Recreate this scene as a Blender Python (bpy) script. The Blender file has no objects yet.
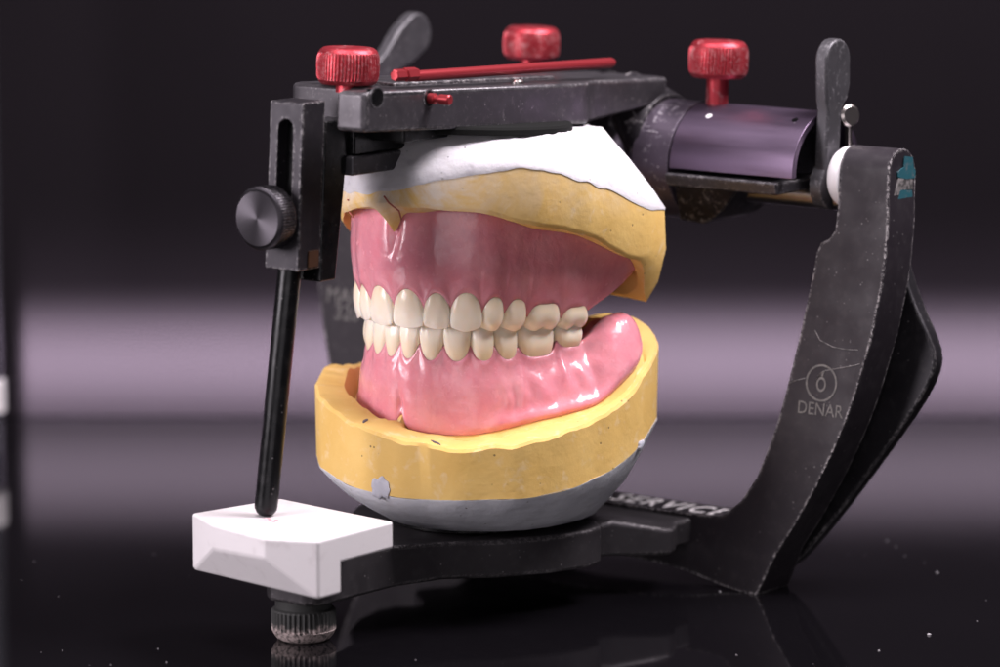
import bpy, math, random
from math import sin, cos, pi, radians, atan2, sqrt, hypot
from mathutils import Vector, Matrix, noise
random.seed(7)
S = 0.001                                    # everything is modelled in millimetres, linked in metres
SC = bpy.context.scene
COL = SC.collection
V = Vector
# ------------------------------------------------------------------ camera
PHI, THE = radians(38), radians(9.1)
T = V((10, -68, 69)); D = 1100.0; F = 4345.0
cr = V((cos(PHI), sin(PHI), 0)); cd = V((-sin(PHI)*cos(THE), cos(PHI)*cos(THE), -sin(THE)))
cu = V((-sin(PHI)*sin(THE), cos(PHI)*sin(THE), cos(THE)))
CAM = T - cd*D
def on(px, py, pt, n):
    w = cd + cr*((px-500)/F) - cu*((py-333.5)/F); n = V(n)
    return CAM + w*(((V(pt)-CAM).dot(n))/w.dot(n))
def onX(px, py, x): return on(px, py, (x, 0, 0), (1, 0, 0))
def onY(px, py, y): return on(px, py, (0, y, 0), (0, 1, 0))
def onZ(px, py, z): return on(px, py, (0, 0, z), (0, 0, 1))
def zat(x, y, py):
    n = cu - cd*((333.5-py)/F); q = V((x, y, 0)) - CAM
    return -q.dot(n)/n.z
cdat = bpy.data.cameras.new('camera'); cam = bpy.data.objects.new('camera', cdat); COL.objects.link(cam)
m = Matrix((cr, cu, -cd)).transposed().to_4x4(); m.translation = CAM*S
cam.matrix_world = m
cdat.sensor_width = 22.3; cdat.lens = 22.3*F/1000
cdat.clip_start = 0.05; cdat.clip_end = 50
cdat.dof.use_dof = True; cdat.dof.focus_distance = (V((14, -93, 72))-CAM).dot(cd)*S; cdat.dof.aperture_fstop = 5.6
cdat.dof.aperture_blades = 7
SC.camera = cam

# ------------------------------------------------------------------ helpers
def lerp(a, b, t): return a+(b-a)*t
def sstep(a, b, x):
    t = max(0, min(1, (x-a)/(b-a))); return t*t*(3-2*t)
def table(tab, x):                            # piecewise linear
    if x <= tab[0][0]: return tab[0][1]
    for (a, va), (b, vb) in zip(tab, tab[1:]):
        if x <= b: return lerp(va, vb, (x-a)/(b-a))
    return tab[-1][1]
def stable(tab, x):                           # monotone-ish cubic (catmull rom) table
    n = len(tab)
    if x <= tab[0][0]: return tab[0][1]
    if x >= tab[-1][0]: return tab[-1][1]
    for i in range(n-1):
        if x <= tab[i+1][0]:
            x0, y0 = tab[i]; x1, y1 = tab[i+1]; h = x1-x0; t = (x-x0)/h
            ms = []
            for j in (i, i+1):
                if j == 0 or j == n-1:
                    ms.append((y1-y0)/h)
                else:
                    ms.append((tab[j+1][1]-tab[j-1][1])/(tab[j+1][0]-tab[j-1][0]))
            return ((2*t**3-3*t*t+1)*y0+(t**3-2*t*t+t)*h*ms[0]+(-2*t**3+3*t*t)*y1+(t**3-t*t)*h*ms[1])
def nz(p, s, k=0.0): return noise.noise(V(p)*s+V((k, k*1.7, -k)))

def thing(name, loc, label, cat):
    o = bpy.data.objects.new(name, None); o.location = V(loc)*S; COL.objects.link(o)
    o.empty_display_size = .01
    o['label'] = label; o['category'] = cat
    return o
def wloc(o):
    l = V((0, 0, 0))
    while o: l = l+o.location; o = o.parent
    return l

class MB:
    def __init__(s): s.v = []; s.f = []; s.attr = []
    def add(s, vs, fs):
        b = len(s.v); s.v += [V(p) for p in vs]; s.f += [tuple(i+b for i in f) for f in fs]
    def box(s, x0, x1, y0, y1, z0, z1, fn=None):
        vs = [(x, y, z) for z in (z0, z1) for (x, y) in ((x0, y0), (x1, y0), (x1, y1), (x0, y1))]
        if fn: vs = [fn(*p) for p in vs]
        s.add(vs, [(3, 2, 1, 0), (4, 5, 6, 7), (0, 1, 5, 4), (1, 2, 6, 5), (2, 3, 7, 6), (3, 0, 4, 7)])
    def prism(s, poly, vec):
        n = len(poly); vec = V(vec)
        vs = [V(p) for p in poly]+[V(p)+vec for p in poly]
        s.add(vs, [tuple(range(n)), tuple(range(2*n-1, n-1, -1))]+[(i+n, (i+1) % n+n, (i+1) % n, i) for i in range(n)])
    def loft(s, loops, caps=(True, True), closed=False):
        n = len(loops[0]); fs = []; vs = [p for l in loops for p in l]; m_ = len(loops)
        for k in range(m_ if closed else m_-1):
            a, b = k*n, ((k+1) % m_)*n
            fs += [(a+i, a+(i+1) % n, b+(i+1) % n, b+i) for i in range(n)]
        if not closed:
            if caps[0]: fs.append(tuple(range(n-1, -1, -1)))
            if caps[1]: fs.append(tuple((m_-1)*n+i for i in range(n)))
        s.add(vs, fs)
    def lathe(s, base, axis, prof, n=48, knurl=None, arc=None):
        base = V(base); ax = V(axis).normalized()
        e1 = ax.orthogonal().normalized(); e2 = ax.cross(e1)
        loops = []
        for (h, rad) in prof:
            l = []
            for i in range(n):
                a = 2*pi*i/n; rr = rad
                if knurl and knurl[1] <= h <= knurl[2]:
                    rr -= knurl[0]*(i % knurl[3] < knurl[3]/2)
                l.append(base+ax*h+e1*(rr*cos(a))+e2*(rr*sin(a)))
            loops.append(l)
        s.loft(loops)
    def tube(s, pts, rad, n=20):
        pts = [V(p) for p in pts]; loops = []; e = None
        for i, p in enumerate(pts):
            t = (pts[min(i+1, len(pts)-1)]-pts[max(i-1, 0)]).normalized()
            e = (t.orthogonal() if e is None else e-t*e.dot(t)).normalized(); g = t.cross(e)
            r_ = rad[i] if isinstance(rad, (list, tuple)) else rad
            loops.append([p+e*(r_*cos(2*pi*k/n))+g*(r_*sin(2*pi*k/n)) for k in range(n)])
        s.loft(loops)
    def build(s, name, mat, parent=None, smooth=35, bevel=0, segs=2, loc=None):
        pl = wloc(parent) if parent else (V(loc)*S if loc else V((0, 0, 0)))
        me = bpy.data.meshes.new(name)
        me.from_pydata([tuple(p*S-pl) for p in s.v], [], s.f)
        me.validate()
        import bmesh
        bm = bmesh.new(); bm.from_mesh(me)
        bmesh.ops.recalc_face_normals(bm, faces=bm.faces); bm.to_mesh(me); bm.free()
        if smooth:
            me.shade_smooth()
            if smooth < 180: me.set_sharp_from_angle(angle=radians(smooth))
        if s.attr and len(s.attr) == len(me.vertices):
            a = me.attributes.new('tt', 'FLOAT', 'POINT'); a.data.foreach_set('value', s.attr)
        me.materials.append(mat)
        o = bpy.data.objects.new(name, me); COL.objects.link(o)
        if parent: o.parent = parent
        else: o.location = pl
        if bevel:
            b = o.modifiers.new('bevel', 'BEVEL'); b.width = bevel*S; b.segments = segs; b.limit_method = 'ANGLE'
            b.angle_limit = radians(32); b.harden_normals = True
        return o

def text_mb(body, size, origin, xdir, ydir, thick=0.12, wrap=None, bold=0.0, xs=1.0, space=1.0):
    c = bpy.data.curves.new('txt', 'FONT'); c.body = body; c.size = size; c.extrude = thick/2; c.offset = bold; c.resolution_u = 3; c.space_character = space
    o = bpy.data.objects.new('txt', c); COL.objects.link(o)
    dg = bpy.context.evaluated_depsgraph_get()
    me = bpy.data.meshes.new_from_object(o.evaluated_get(dg))
    mb = MB(); xd, yd = V(xdir).normalized(), V(ydir).normalized(); zd = xd.cross(yd); og = V(origin)
    vs = []
    for v in me.vertices:
        x, y, z = v.co; x *= xs
        vs.append(wrap(x, y, z) if wrap else og+xd*x+yd*y+zd*z)
    mb.add(vs, [tuple(p.vertices) for p in me.polygons])
    bpy.data.objects.remove(o); bpy.data.curves.remove(c); bpy.data.meshes.remove(me)
    return mb

# ------------------------------------------------------------------ materials
class NT:
    def __init__(s, name):
        s.m = bpy.data.materials.new(name); s.m.use_nodes = True; s.t = s.m.node_tree; s.n = s.t.nodes; s.l = s.t.links
        s.b = s.n['Principled BSDF']
        tc = s.n.new('ShaderNodeNewGeometry'); vm = s.n.new('ShaderNodeVectorMath'); vm.operation = 'SCALE'
        s.l.new(tc.outputs['Position'], vm.inputs[0]); vm.inputs['Scale'].default_value = 1000.0
        s.co = vm.outputs[0]                  # position in millimetres
    def set(s, **k):
        names = dict(color='Base Color', rough='Roughness', metal='Metallic', spec='Specular IOR Level', coat='Coat Weight',
                     coatr='Coat Roughness', sss='Subsurface Weight', sssr='Subsurface Radius', ssss='Subsurface Scale', ior='IOR', aniso='Anisotropic', trans='Transmission Weight', estr='Emission Strength', ecol='Emission Color')
        for a, v in k.items():
            i = s.b.inputs[names[a]]
            if hasattr(v, 'is_output'): s.l.new(v, i)
            elif a in ('color', 'ecol'): i.default_value = (*v, 1)
            else: i.default_value = v
        return s
    def noise(s, scale, detail=4, rough=.55, dist=0, vec=None):
        n = s.n.new('ShaderNodeTexNoise'); n.inputs['Scale'].default_value = scale; n.inputs['Detail'].default_value = detail
        n.inputs['Roughness'].default_value = rough; n.inputs['Distortion'].default_value = dist
        s.l.new(vec or s.co, n.inputs['Vector']); return n.outputs['Fac']
    def vor(s, scale, feature='F1', rand=1.0, vec=None):
        n = s.n.new('ShaderNodeTexVoronoi'); n.feature = feature; n.inputs['Scale'].default_value = scale; n.inputs['Randomness'].default_value = rand
        s.l.new(vec or s.co, n.inputs['Vector']); return n.outputs['Distance']
    def stretch(s, v):
        n = s.n.new('ShaderNodeVectorMath'); n.operation = 'MULTIPLY'; s.l.new(s.co, n.inputs[0]); n.inputs[1].default_value = v; return n.outputs[0]
    def ramp(s, fac, a, b, ca=0.0, cb=1.0):
        n = s.n.new('ShaderNodeMapRange'); s.l.new(fac, n.inputs['Value'])
        n.inputs['From Min'].default_value = a; n.inputs['From Max'].default_value = b; n.inputs['To Min'].default_value = ca; n.inputs['To Max'].default_value = cb
        return n.outputs['Result']
    def math(s, op, a, b=None):
        n = s.n.new('ShaderNodeMath'); n.operation = op
        for i, v in enumerate((a, b)):
            if v is None: continue
            if hasattr(v, 'is_output'): s.l.new(v, n.inputs[i])
            else: n.inputs[i].default_value = v
        return n.outputs[0]
    def mix(s, fac, a, b):
        n = s.n.new('ShaderNodeMix'); n.data_type = 'RGBA'
        if hasattr(fac, 'is_output'): s.l.new(fac, n.inputs['Factor'])
        else: n.inputs['Factor'].default_value = fac
        for i, v in ((6, a), (7, b)):
            if hasattr(v, 'is_output'): s.l.new(v, n.inputs[i])
            else: n.inputs[i].default_value = (*v, 1)
        return n.outputs[2]
    def bump(s, h, strength=.3, dist=.2):
        n = s.n.new('ShaderNodeBump'); n.inputs['Strength'].default_value = strength; n.inputs['Distance'].default_value = dist*S
        s.l.new(h, n.inputs['Height']); s.l.new(n.outputs[0], s.b.inputs['Normal']); return s
    def edge(s, rad=.5, lo=.03, hi=.25):
        b = s.n.new('ShaderNodeBevel'); b.samples = 4; b.inputs['Radius'].default_value = rad*S
        g = s.n.new('ShaderNodeNewGeometry'); dt = s.n.new('ShaderNodeVectorMath'); dt.operation = 'DOT_PRODUCT'
        s.l.new(b.outputs[0], dt.inputs[0]); s.l.new(g.outputs['Normal'], dt.inputs[1])
        return s.ramp(s.math('SUBTRACT', 1.0, dt.outputs['Value']), lo, hi)

def black_metal(name, base=(.022, .02, .024), wear=.5, dust=.4, rough=.42, dustcol=(.58, .54, .55), patch=0.0, metal=.55, spec=.4):
    t = NT(name)
    n1 = t.noise(.35, 5); n2 = t.noise(1.6, 4, .65); sp = t.vor(.55); n3 = t.noise(.12, 3)
    e = t.edge(1.3, .02, .10)
    ew = t.math('MULTIPLY', t.math('MULTIPLY', e, t.ramp(t.noise(.13, 3, .6), .40, .58, .35, 1)), t.ramp(t.noise(1.1, 6, .75), .56-.1*wear, .62-.1*wear))
    dots = t.math('MULTIPLY', t.ramp(sp, .16, .08), t.ramp(t.noise(.3, 2), .52, .62))
    dots = t.math('MULTIPLY', dots, dust*.6)
    film = t.math('MULTIPLY', t.ramp(n1, .5, .8), .07*dust)
    if patch:
        film = t.math('ADD', film, t.math('MULTIPLY', t.ramp(t.noise(.55, 6, .7, .5), .56, .72), patch))
    f = t.math('MINIMUM', t.math('ADD', t.math('ADD', t.math('MULTIPLY', ew, wear), dots), film), 1.0)
    t.set(color=t.mix(f, base, dustcol), metal=t.ramp(f, 0, .4, metal, 0.0), rough=t.ramp(n3, .3, .7, rough-.08, rough+.1), spec=spec)
    t.bump(t.noise(6, 3), .12, .05)
    return t.m
M_BLACK = black_metal('black_anodised', wear=.7)
M_HOLD = black_metal('black_anodised_holder', (.024, .021, .026), .6, .3, .42)
M_UPPER = black_metal('black_anodised_dusty', (.055, .05, .057), .75, .4, .38, patch=.1)
M_LOWER = black_metal('black_anodised_scuffed', (.021, .017, .0215), .8, .3, .5, metal=.12, spec=.22)
M_BOSS = black_metal('black_anodised_chalky', (.016, .013, .017), .5, .5, .5, patch=.3)
t = NT('matt_black'); t.set(color=(.006, .006, .006), rough=.85, spec=.15); M_MATT = t.m
M_BASE = black_metal('black_anodised_brushed', (.05, .045, .05), .8, .4, .5)
M_JET = black_metal('black_satin', (.008, .008, .009), .2, .35, .3)
M_GREY = black_metal('grey_cast_metal', (.07, .066, .074), .5, .4, .48, (.4, .38, .4), patch=.3)

t = NT('red_anodised'); f = t.math('MULTIPLY', t.ramp(t.noise(.4, 6, .75), .55, .72), .55)
f = t.math('MAXIMUM', f, t.math('MULTIPLY', t.edge(.35), t.ramp(t.noise(1.2, 3), .5, .62)))
t.set(color=t.mix(f, (.37, .032, .045), (.66, .48, .49)), metal=t.ramp(f, 0, 1, .72, 0), rough=t.ramp(f, 0, 1, .42, .8)); M_RED = t.m
t = NT('red_anodised_clean'); t.set(color=(.38, .04, .05), metal=.6, rough=.32); M_RED2 = t.m

t = NT('purple_anodised'); f = t.math('MULTIPLY', t.ramp(t.noise(.5, 5, .7, .6), .58, .7), .6)
f = t.math('MAXIMUM', f, t.math('MULTIPLY', t.edge(.5), t.ramp(t.noise(1.1, 3), .5, .62)))
f = t.math('MAXIMUM', f, t.math('MULTIPLY', t.ramp(t.vor(.5), .16, .08), t.ramp(t.noise(.3, 2), .54, .62)))
t.set(color=t.mix(f, (.12, .095, .13), (.55, .5, .55)), metal=t.ramp(f, 0, 1, .7, 0), rough=t.ramp(t.noise(.5, 3, vec=t.stretch((.3, 1, 1))), .3, .7, .36, .5)); M_PURP = t.m
t = NT('purple_anodised_clean'); f = t.math('MULTIPLY', t.ramp(t.vor(.33), .1, .05), t.ramp(t.noise(.25, 2), .55, .62))
f = t.math('MAXIMUM', f, t.math('MULTIPLY', t.edge(.5), t.ramp(t.noise(1.1, 3), .55, .68)))
t.set(color=t.mix(f, (.145, .105, .16), (.5, .45, .5)), metal=.9, rough=t.ramp(t.noise(.4, 4, vec=t.stretch((.12, 1, 1))), .3, .7, .34, .46)); M_PURP2 = t.m

t = NT('white_plastic'); f = t.ramp(t.noise(.22, 5, .6), .58, .75)
rd = t.n.new('ShaderNodeVectorMath'); rd.operation = 'DISTANCE'; t.l.new(t.co, rd.inputs[0]); rd.inputs[1].default_value = (0.2, -145.5, 32)
red = t.math('MULTIPLY', t.ramp(rd.outputs['Value'], 4.5, 1.5), t.ramp(t.noise(.8, 3), .45, .6))
sc_ = t.math('MULTIPLY', t.ramp(t.noise(.5, 3, .5, 1.2, vec=t.stretch((.25, 2.6, 1))), .66, .72), t.ramp(t.noise(.14, 2), .5, .6))
t.set(color=t.mix(t.math('MULTIPLY', red, .85), t.mix(t.math('MAXIMUM', t.math('MULTIPLY', f, .5), t.math('MULTIPLY', sc_, .5)), (.66, .625, .645), (.46, .42, .43)), (.55, .10, .14)), rough=t.ramp(t.noise(.3, 4), .3, .7, .35, .55), sss=.08, sssr=(1*S, 1*S, 1*S), ssss=1)
t.bump(t.noise(1.5, 4), .12, .15); M_WHITE = t.m

t = NT('steel'); t.set(color=(.55, .5, .48), metal=1, rough=.3); t.bump(t.noise(2, 3), .2, .1); M_STEEL = t.m
t = NT('brass_shaft'); t.set(color=(.22, .205, .21), metal=1, rough=.3); M_BRASS = t.m
t = NT('copper_strip'); t.set(color=(.10, .05, .03), metal=.6, rough=.4); M_COPPER = t.m
t = NT('turned_black'); t.set(color=t.mix(t.math('MULTIPLY', t.edge(.4), t.ramp(t.noise(1.2, 3), .42, .6)), (.055, .05, .058), (.4, .37, .4)), metal=.9, rough=.36, aniso=.75)
tg = t.n.new('ShaderNodeTangent'); tg.direction_type = 'RADIAL'; tg.axis = 'Y'; t.l.new(tg.outputs[0], t.b.inputs['Tangent']); M_TURN = t.m
t = NT('nylon_washer'); t.set(color=(.72, .69, .72), rough=.5, sss=.2, sssr=(1*S, 1*S, 1*S), ssss=1); M_NYLON = t.m
t = NT('teal_paint'); f = t.ramp(t.noise(.5, 4), .55, .68)
t.set(color=t.mix(f, (.018, .085, .108), (.10, .115, .125)), rough=.45); M_TEAL = t.m
t = NT('etched_lettering'); t.set(color=t.mix(t.ramp(t.noise(.9, 3), .4, .65), (.085, .078, .076), (.15, .137, .132)), rough=.6); M_ETCH = t.m
t = NT('white_lettering'); t.set(color=t.mix(t.ramp(t.noise(.9, 3), .62, .72), (.8, .76, .78), (.2, .2, .2)), rough=.6); M_LET = t.m
t = NT('engraved_chalk'); t.set(color=t.mix(t.ramp(t.noise(1.0, 3), .42, .6), (.2, .17, .22), (.5, .46, .5)), rough=.7); M_CHALK = t.m
t = NT('paint_scratch'); t.set(color=t.mix(t.ramp(t.noise(.7, 3), .4, .62), (.05, .046, .046), (.22, .2, .2)), rough=.6); M_SCR = t.m

t = NT('pink_acrylic'); n = t.noise(.16, 4); vein = t.ramp(t.vor(.5, 'F1', vec=t.stretch((1, 1, .45))), .0, .12, 1, 0)
fine = t.noise(1.1, 4, .6)
c = t.mix(t.ramp(n, .35, .7), (.69, .245, .30), (.74, .32, .365)); c = t.mix(t.math('MULTIPLY', t.ramp(t.noise(.09, 5, .6, .6), .48, .68), .55), c, (.56, .19, .25)); c = t.mix(t.math('MULTIPLY', t.ramp(fine, .55, .75), .22), c, (.60, .18, .22))
t.set(color=c, rough=t.ramp(t.noise(.35, 4), .35, .7, .13, .30), sss=.35, sssr=(2.2*S, .8*S, .7*S), ssss=1, spec=.45, coat=.3, coatr=.1)
h = t.math('ADD', t.math('MULTIPLY', t.noise(.33, 3, .5, .4), 1.0), t.math('MULTIPLY', t.noise(1.3, 2), .10)); t.bump(h, .2, 1.1); M_PINK = t.m

t = NT('denture_tooth'); a = t.n.new('ShaderNodeAttribute'); a.attribute_name = 'tt'; tt = a.outputs['Fac']
c = t.mix(t.ramp(tt, .0, .8), (.82, .66, .47), (.89, .81, .71)); c = t.mix(t.ramp(tt, .72, 1.0, 0, .45), c, (.80, .73, .68))
c = t.mix(t.math('MULTIPLY', t.ramp(t.noise(.4, 3), .4, .7), .25), c, (.80, .66, .48))
t.set(color=c, rough=t.ramp(t.noise(.8, 3), .3, .7, .15, .27), sss=.5, sssr=(2.2*S, 1.5*S, 1.0*S), ssss=1, spec=.4)
t.bump(t.noise(.9, 3, vec=t.stretch((1, 1, .5))), .12, .25); M_TOOTH = t.m

def stone(name, c0, c1, chip, chipamt, streak=0, lump=0, smear=False):
    t = NT(name); n1 = t.noise(.07, 4); n2 = t.noise(.22, 6, .62, .4); pit = t.vor(.28)
    c = t.mix(t.ramp(n1, .35, .68), c0, c1)
    c = t.mix(t.math('MULTIPLY', t.ramp(n2, .60-.1*chipamt, .70), chipamt), c, chip)
    wear = t.math('MULTIPLY', t.edge(.5), t.ramp(t.noise(.4, 4), .45, .62)); c = t.mix(t.math('MULTIPLY', wear, .6), c, chip)
    pm = t.math('MULTIPLY', t.ramp(pit, .10, .05), t.ramp(t.noise(.11, 2), .48, .55)); c = t.mix(t.math('MULTIPLY', pm, .8), c, (.08, .06, .04))
    if smear:
        sx = t.n.new('ShaderNodeSeparateXYZ'); t.l.new(t.co, sx.inputs[0])
        sm_ = t.math('MULTIPLY', t.ramp(t.noise(.1, 6, .65, .8), .36, .60), t.ramp(sx.outputs['Z'], 99, 107)); sm_ = t.math('MULTIPLY', sm_, t.ramp(sx.outputs['X'], 30, 15, .3, 1)); c = t.mix(t.math('MULTIPLY', sm_, .85), c, (.72, .66, .62))
    if streak:
        sn = t.noise(.25, 4, .6, vec=t.stretch((.6, .6, 1.8))); c = t.mix(t.math('MULTIPLY', t.ramp(sn, .5, .72), streak), c, tuple(x*.72 for x in c0))
    t.set(color=c, rough=.82, spec=.25, sss=.06, sssr=(1.2*S, .8*S, .4*S), ssss=1)
    h = t.math('SUBTRACT', t.math('ADD', t.noise(.5, 6, .65), t.math('MULTIPLY', t.noise(.12, 3), 2.0)), pm)
    if lump: h = t.math('ADD', h, t.math('MULTIPLY', t.vor(.16, 'SMOOTH_F1', vec=t.stretch((1, 1, 1.6))), lump))
    t.bump(h, .4 if lump else .22, .5)
    return t.m
M_YEL = stone('yellow_dental_stone', (.68, .43, .13), (.72, .48, .165), (.78, .68, .54), .3, 0, 0, True)
M_PLAS = stone('white_plaster', (.54, .52, .55), (.60, .58, .61), (.42, .40, .44), .6, .35, 2.2)
M_GPLAS = stone('grey_plaster', (.58, .58, .63), (.64, .64, .69), (.74, .74, .79), .5, .5, .8)
M_SPLASH = stone('grey_plaster_splash', (.42, .42, .48), (.48, .48, .54), (.56, .56, .62), .5, .4)
t = NT('pencil_mark'); t.set(color=(.12, .10, .11), rough=.8); M_PENCIL = t.m
t = NT('red_pencil_mark'); t.set(color=(.45, .13, .10), rough=.8); M_REDPEN = t.m

t = NT('gloss_black_acrylic'); sm = t.ramp(t.noise(.012, 5, .6, .5), .4, .75, .035, .11)
t.set(color=(.004, .0035, .0045), rough=sm, spec=.5); M_TABLE = t.m
t = NT('dust'); t.set(color=(.34, .32, .34), rough=.9); M_DUST = t.m
t = NT('black_backdrop'); t.set(color=t.mix(t.noise(.01, 3), (.0062, .0048, .0064), (.0074, .0057, .0076)), rough=.7, spec=.05); M_BACK = t.m
t = NT('chrome_pole'); t.set(color=(.3, .3, .34), metal=.9, rough=.25); M_POLE = t.m

# ------------------------------------------------------------------ setting: table and backdrop
hd = V((-sin(PHI), cos(PHI), 0)); g0 = V((T.x, T.y, 0))
def ca(a, b, z=0): return g0+cr*a+hd*b+V((0, 0, z))    # across / away from the photographer
WALL = 262
mb = MB(); mb.loft([[ca(-700, -900, z), ca(700, -900, z), ca(700, WALL+60, z), ca(-700, WALL+60, z)] for z in (-8, 0)])
o = mb.build('table', M_TABLE, smooth=0); o['kind'] = 'structure'
mb = MB(); mb.loft([[ca(-900, WALL, z), ca(900, WALL, z), ca(900, WALL+6, z), ca(-900, WALL+6, z)] for z in (0.5, 900)])
o = mb.build('backdrop', M_BACK, smooth=0); o['kind'] = 'structure'

# ------------------------------------------------------------------ articulator
art = thing('articulator', (0, -70, 0), 'black metal dental articulator with red thumb screws holding the casts and dentures', 'articulator')
BN = (0, -1, .128); BP = (56.6, -22.7, 0)
def bow(px, py): return on(px, py, BP, BN)
def by(z): return -22.7+.128*z
def mir(p): return V((-10-p[0], p[1], p[2]))
Lp = [(838, 205), (836.5, 222), (835, 231), (829, 239), (821, 243), (817, 252), (812, 280), (800, 335), (786, 392), (777, 424), (768, 450), (757, 477), (742, 500), (729, 511)]
Rp = [(888, 205), (888, 222), (887.5, 231), (887, 240), (886, 247), (885.5, 257), (882, 285), (871, 340), (854, 398), (843, 428), (830, 458), (816, 487), (793, 528), (776, 554)]
Lw = [bow(*p) for p in Lp]; Rw = [bow(*p) for p in Rp]
DEP = 12.5
def post_sections():
    secs = []
    zc = 109.3; R_ = DEP/2
    for k in range(9, 0, -1):
        a = k/9*pi/2*.98; z = zc+R_*sin(a); hw = R_*cos(a)
        yc = by(zc)+R_
        x0, x1 = 72.9, 87.6
        secs.append([V((x0, yc-hw, z)), V((x1, yc-hw, z)), V((x1, yc+hw, z)), V((x0, yc+hw, z))])
    secs.append([V((72.9, by(zc), zc)), V((87.7, by(zc), zc)), V((87.7, by(zc)+DEP, zc)), V((72.9, by(zc)+DEP, zc))])
    for l, r_ in zip(Lw, Rw):
        secs.append([l, r_, r_+V((0, DEP, 0)), l+V((0, DEP, 0))])
    # foot corner and cross bar
    for lt, rb in (((45.5, 18.9), (58.3, .0)), ((42, 18.3), (54, 0.0)), ((38, 18.2), (47, 1.0)), ((32.3, 18.1), (37, 3.0)), ((22.6, 18.0), (28.8, 4.0)), ((8, 18), (10, 5.0)), ((-5, 18), (-5, 5.5))):
        a = V((lt[0], by(lt[1]), lt[1])); b = V((rb[0], by(rb[1]), rb[1]))
        secs.append([a, b, b+V((0, DEP+2, 0)), a+V((0, DEP, 0))])
    return secs
sec = post_sections()
full = sec+[[mir(p) for p in s_] for s_ in reversed(sec[:-1])]
mb = MB(); mb.loft(full)
frame = mb.build('lower_frame', M_LOWER, art, smooth=30, bevel=.55)
# base plate under the lower cast, reaching forward to the incisal table
half = [(5, -139.5), (7.5, -137.5), (8.6, -134), (9.0, -108.3), (13, -95), (22.8, -84.4), (29.7, -72.8), (33.0, -61), (32.2, -54.5), (28.2, -51.2), (27.6, -48.6), (29.6, -45.8), (38.6, -38.0), (40.2, -35.4), (39.4, -32), (36, -27), (36, -19.5)]
pl = [(x, y) for x, y in half]+[(-4-x if y > -120 else -1-x, y) for x, y in reversed(half)]
mb = MB(); mb.loft([[V((x, y, z+(max(0, (-95-y))*.055 if z > 15 else 0)-(1.0 if z > 15 and y > -51 else 0)-(2.0 if z > 15 and y > -45 else 0))) for x, y in pl] for z in (10.2, 20)])
mb.build('base_plate', M_BASE, frame, smooth=32, bevel=1.1, segs=3)
mb = MB(); mb.lathe((0, -66, 20), (0, 0, 1), [(-.2, 21), (.3, 22), (1.6, 22), (1.9, 21.5)], 64); mb.build('mounting_disc', M_JET, frame, bevel=0)
# rear brace (behind each post, bulging outwards)
br = [(880, 215), (899, 250), (908, 290), (924, 326), (936, 352), (935, 372), (920, 402), (896, 436), (871, 470), (843, 508), (821, 535), (795, 566), (777, 574), (770, 560), (800, 510), (840, 440), (868, 392), (886, 350), (888, 300)]
bp = [on(px, py, (56.6, -6, 0), BN) for px, py in br]
bp = [bp[i].lerp(bp[(i+1) % len(bp)], t_) if t_ else bp[i] for i in range(len(bp)) for t_ in (0, .5)]
for _ in range(2): bp = [(bp[i-1]+bp[i]*2+bp[(i+1) % len(bp)])/4 for i in range(len(bp))]
for mm in (lambda p: p, mir):
    mb = MB(); mb.prism([mm(p) for p in bp], (0, 4.5, 0)); mb.build('rear_brace', M_BLACK, frame, smooth=40, bevel=1.2, segs=4)
for mm in (1, -1):
    mb = MB(); mb.lathe((-5+mm*48, 2, 0), (0, 0, 1), [(0, 4.5), (.4, 5.2), (3, 5.2), (5, 4.5)], 32); mb.build('rubber_foot', M_JET, frame)
# lettering on the lower frame
def bow_at(x, z): return V((x, by(z)-.05, z))
upb = V((0, .128, 1)).normalized()
Cc = bow(821.5, 383)
ring = MB(); ring.loft([[Cc+V((0, -.06, 0))+V((cos(a)*q, 0, 0))+upb*(sin(a)*q) + V((0, -e, 0)) for a in [2*pi*i/64 for i in range(64)]] for q, e in ((4.25, 0), (4.25, .06), (4.75, .06), (4.75, 0))], closed=True)
ring.loft([[Cc+V((0, -.06-e, 0))+V((cos(a)*q*.82, 0, 0))+upb*(sin(a)*q*1.08-.35) for a in [2*pi*i/48 for i in range(48)]] for q, e in ((1.2, 0), (1.2, .06), (1.75, .06), (1.75, 0))], closed=True)
ring.prism([Cc+V((x, -.06, 0))+upb*z for x, z in ((-.15, 1.7), (.35, 1.7), (.75, 3.1), (.1, 3.0))], (0, -.06, 0))
ring.build('emblem', M_ETCH, frame, smooth=0)
p0 = bow(797, 412.5); mb = text_mb('DENAR', 4.6, p0+V((0, -.08, 0)), (1, 0, 0), upb, xs=.92); mb.build('lettering', M_ETCH, frame, smooth=0)
p0 = bow(326, 301); mb = text_mb('MARK', 6.0, p0+V((0, -.08, 0)), (1, 0, 0), upb); mb.build('lettering', M_ETCH, frame, smooth=0)
p0 = bow(334, 318.5); mb = text_mb('320', 6.0, p0+V((0, -.08, 0)), (1, 0, 0), upb); mb.build('lettering', M_ETCH, frame, smooth=0)
mb = text_mb('SERVICE', 11.5, (7.0, -18.4, 18.22), (1, 0, 0), (0, 1, 0), xs=.74, bold=.12, space=1.2); mb.build('lettering', M_LET, frame, smooth=0)
# scratches on the post face
mb = MB()
for pts in ([(816, 380), (824, 371), (838, 368.5), (852, 366), (860, 364)], [(815, 330), (820, 340), (833, 347), (846, 349.5), (858, 350)], [(788, 384), (797, 380), (806, 378)], [(818, 376), (822, 372), (826, 370)]):
    w = [bow(*p)+V((0, -.02, 0)) for p in pts]; mb.tube(w, [.1]*len(w), 6)
mb.build('scratch_marks', M_SCR, frame, smooth=180)
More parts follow.
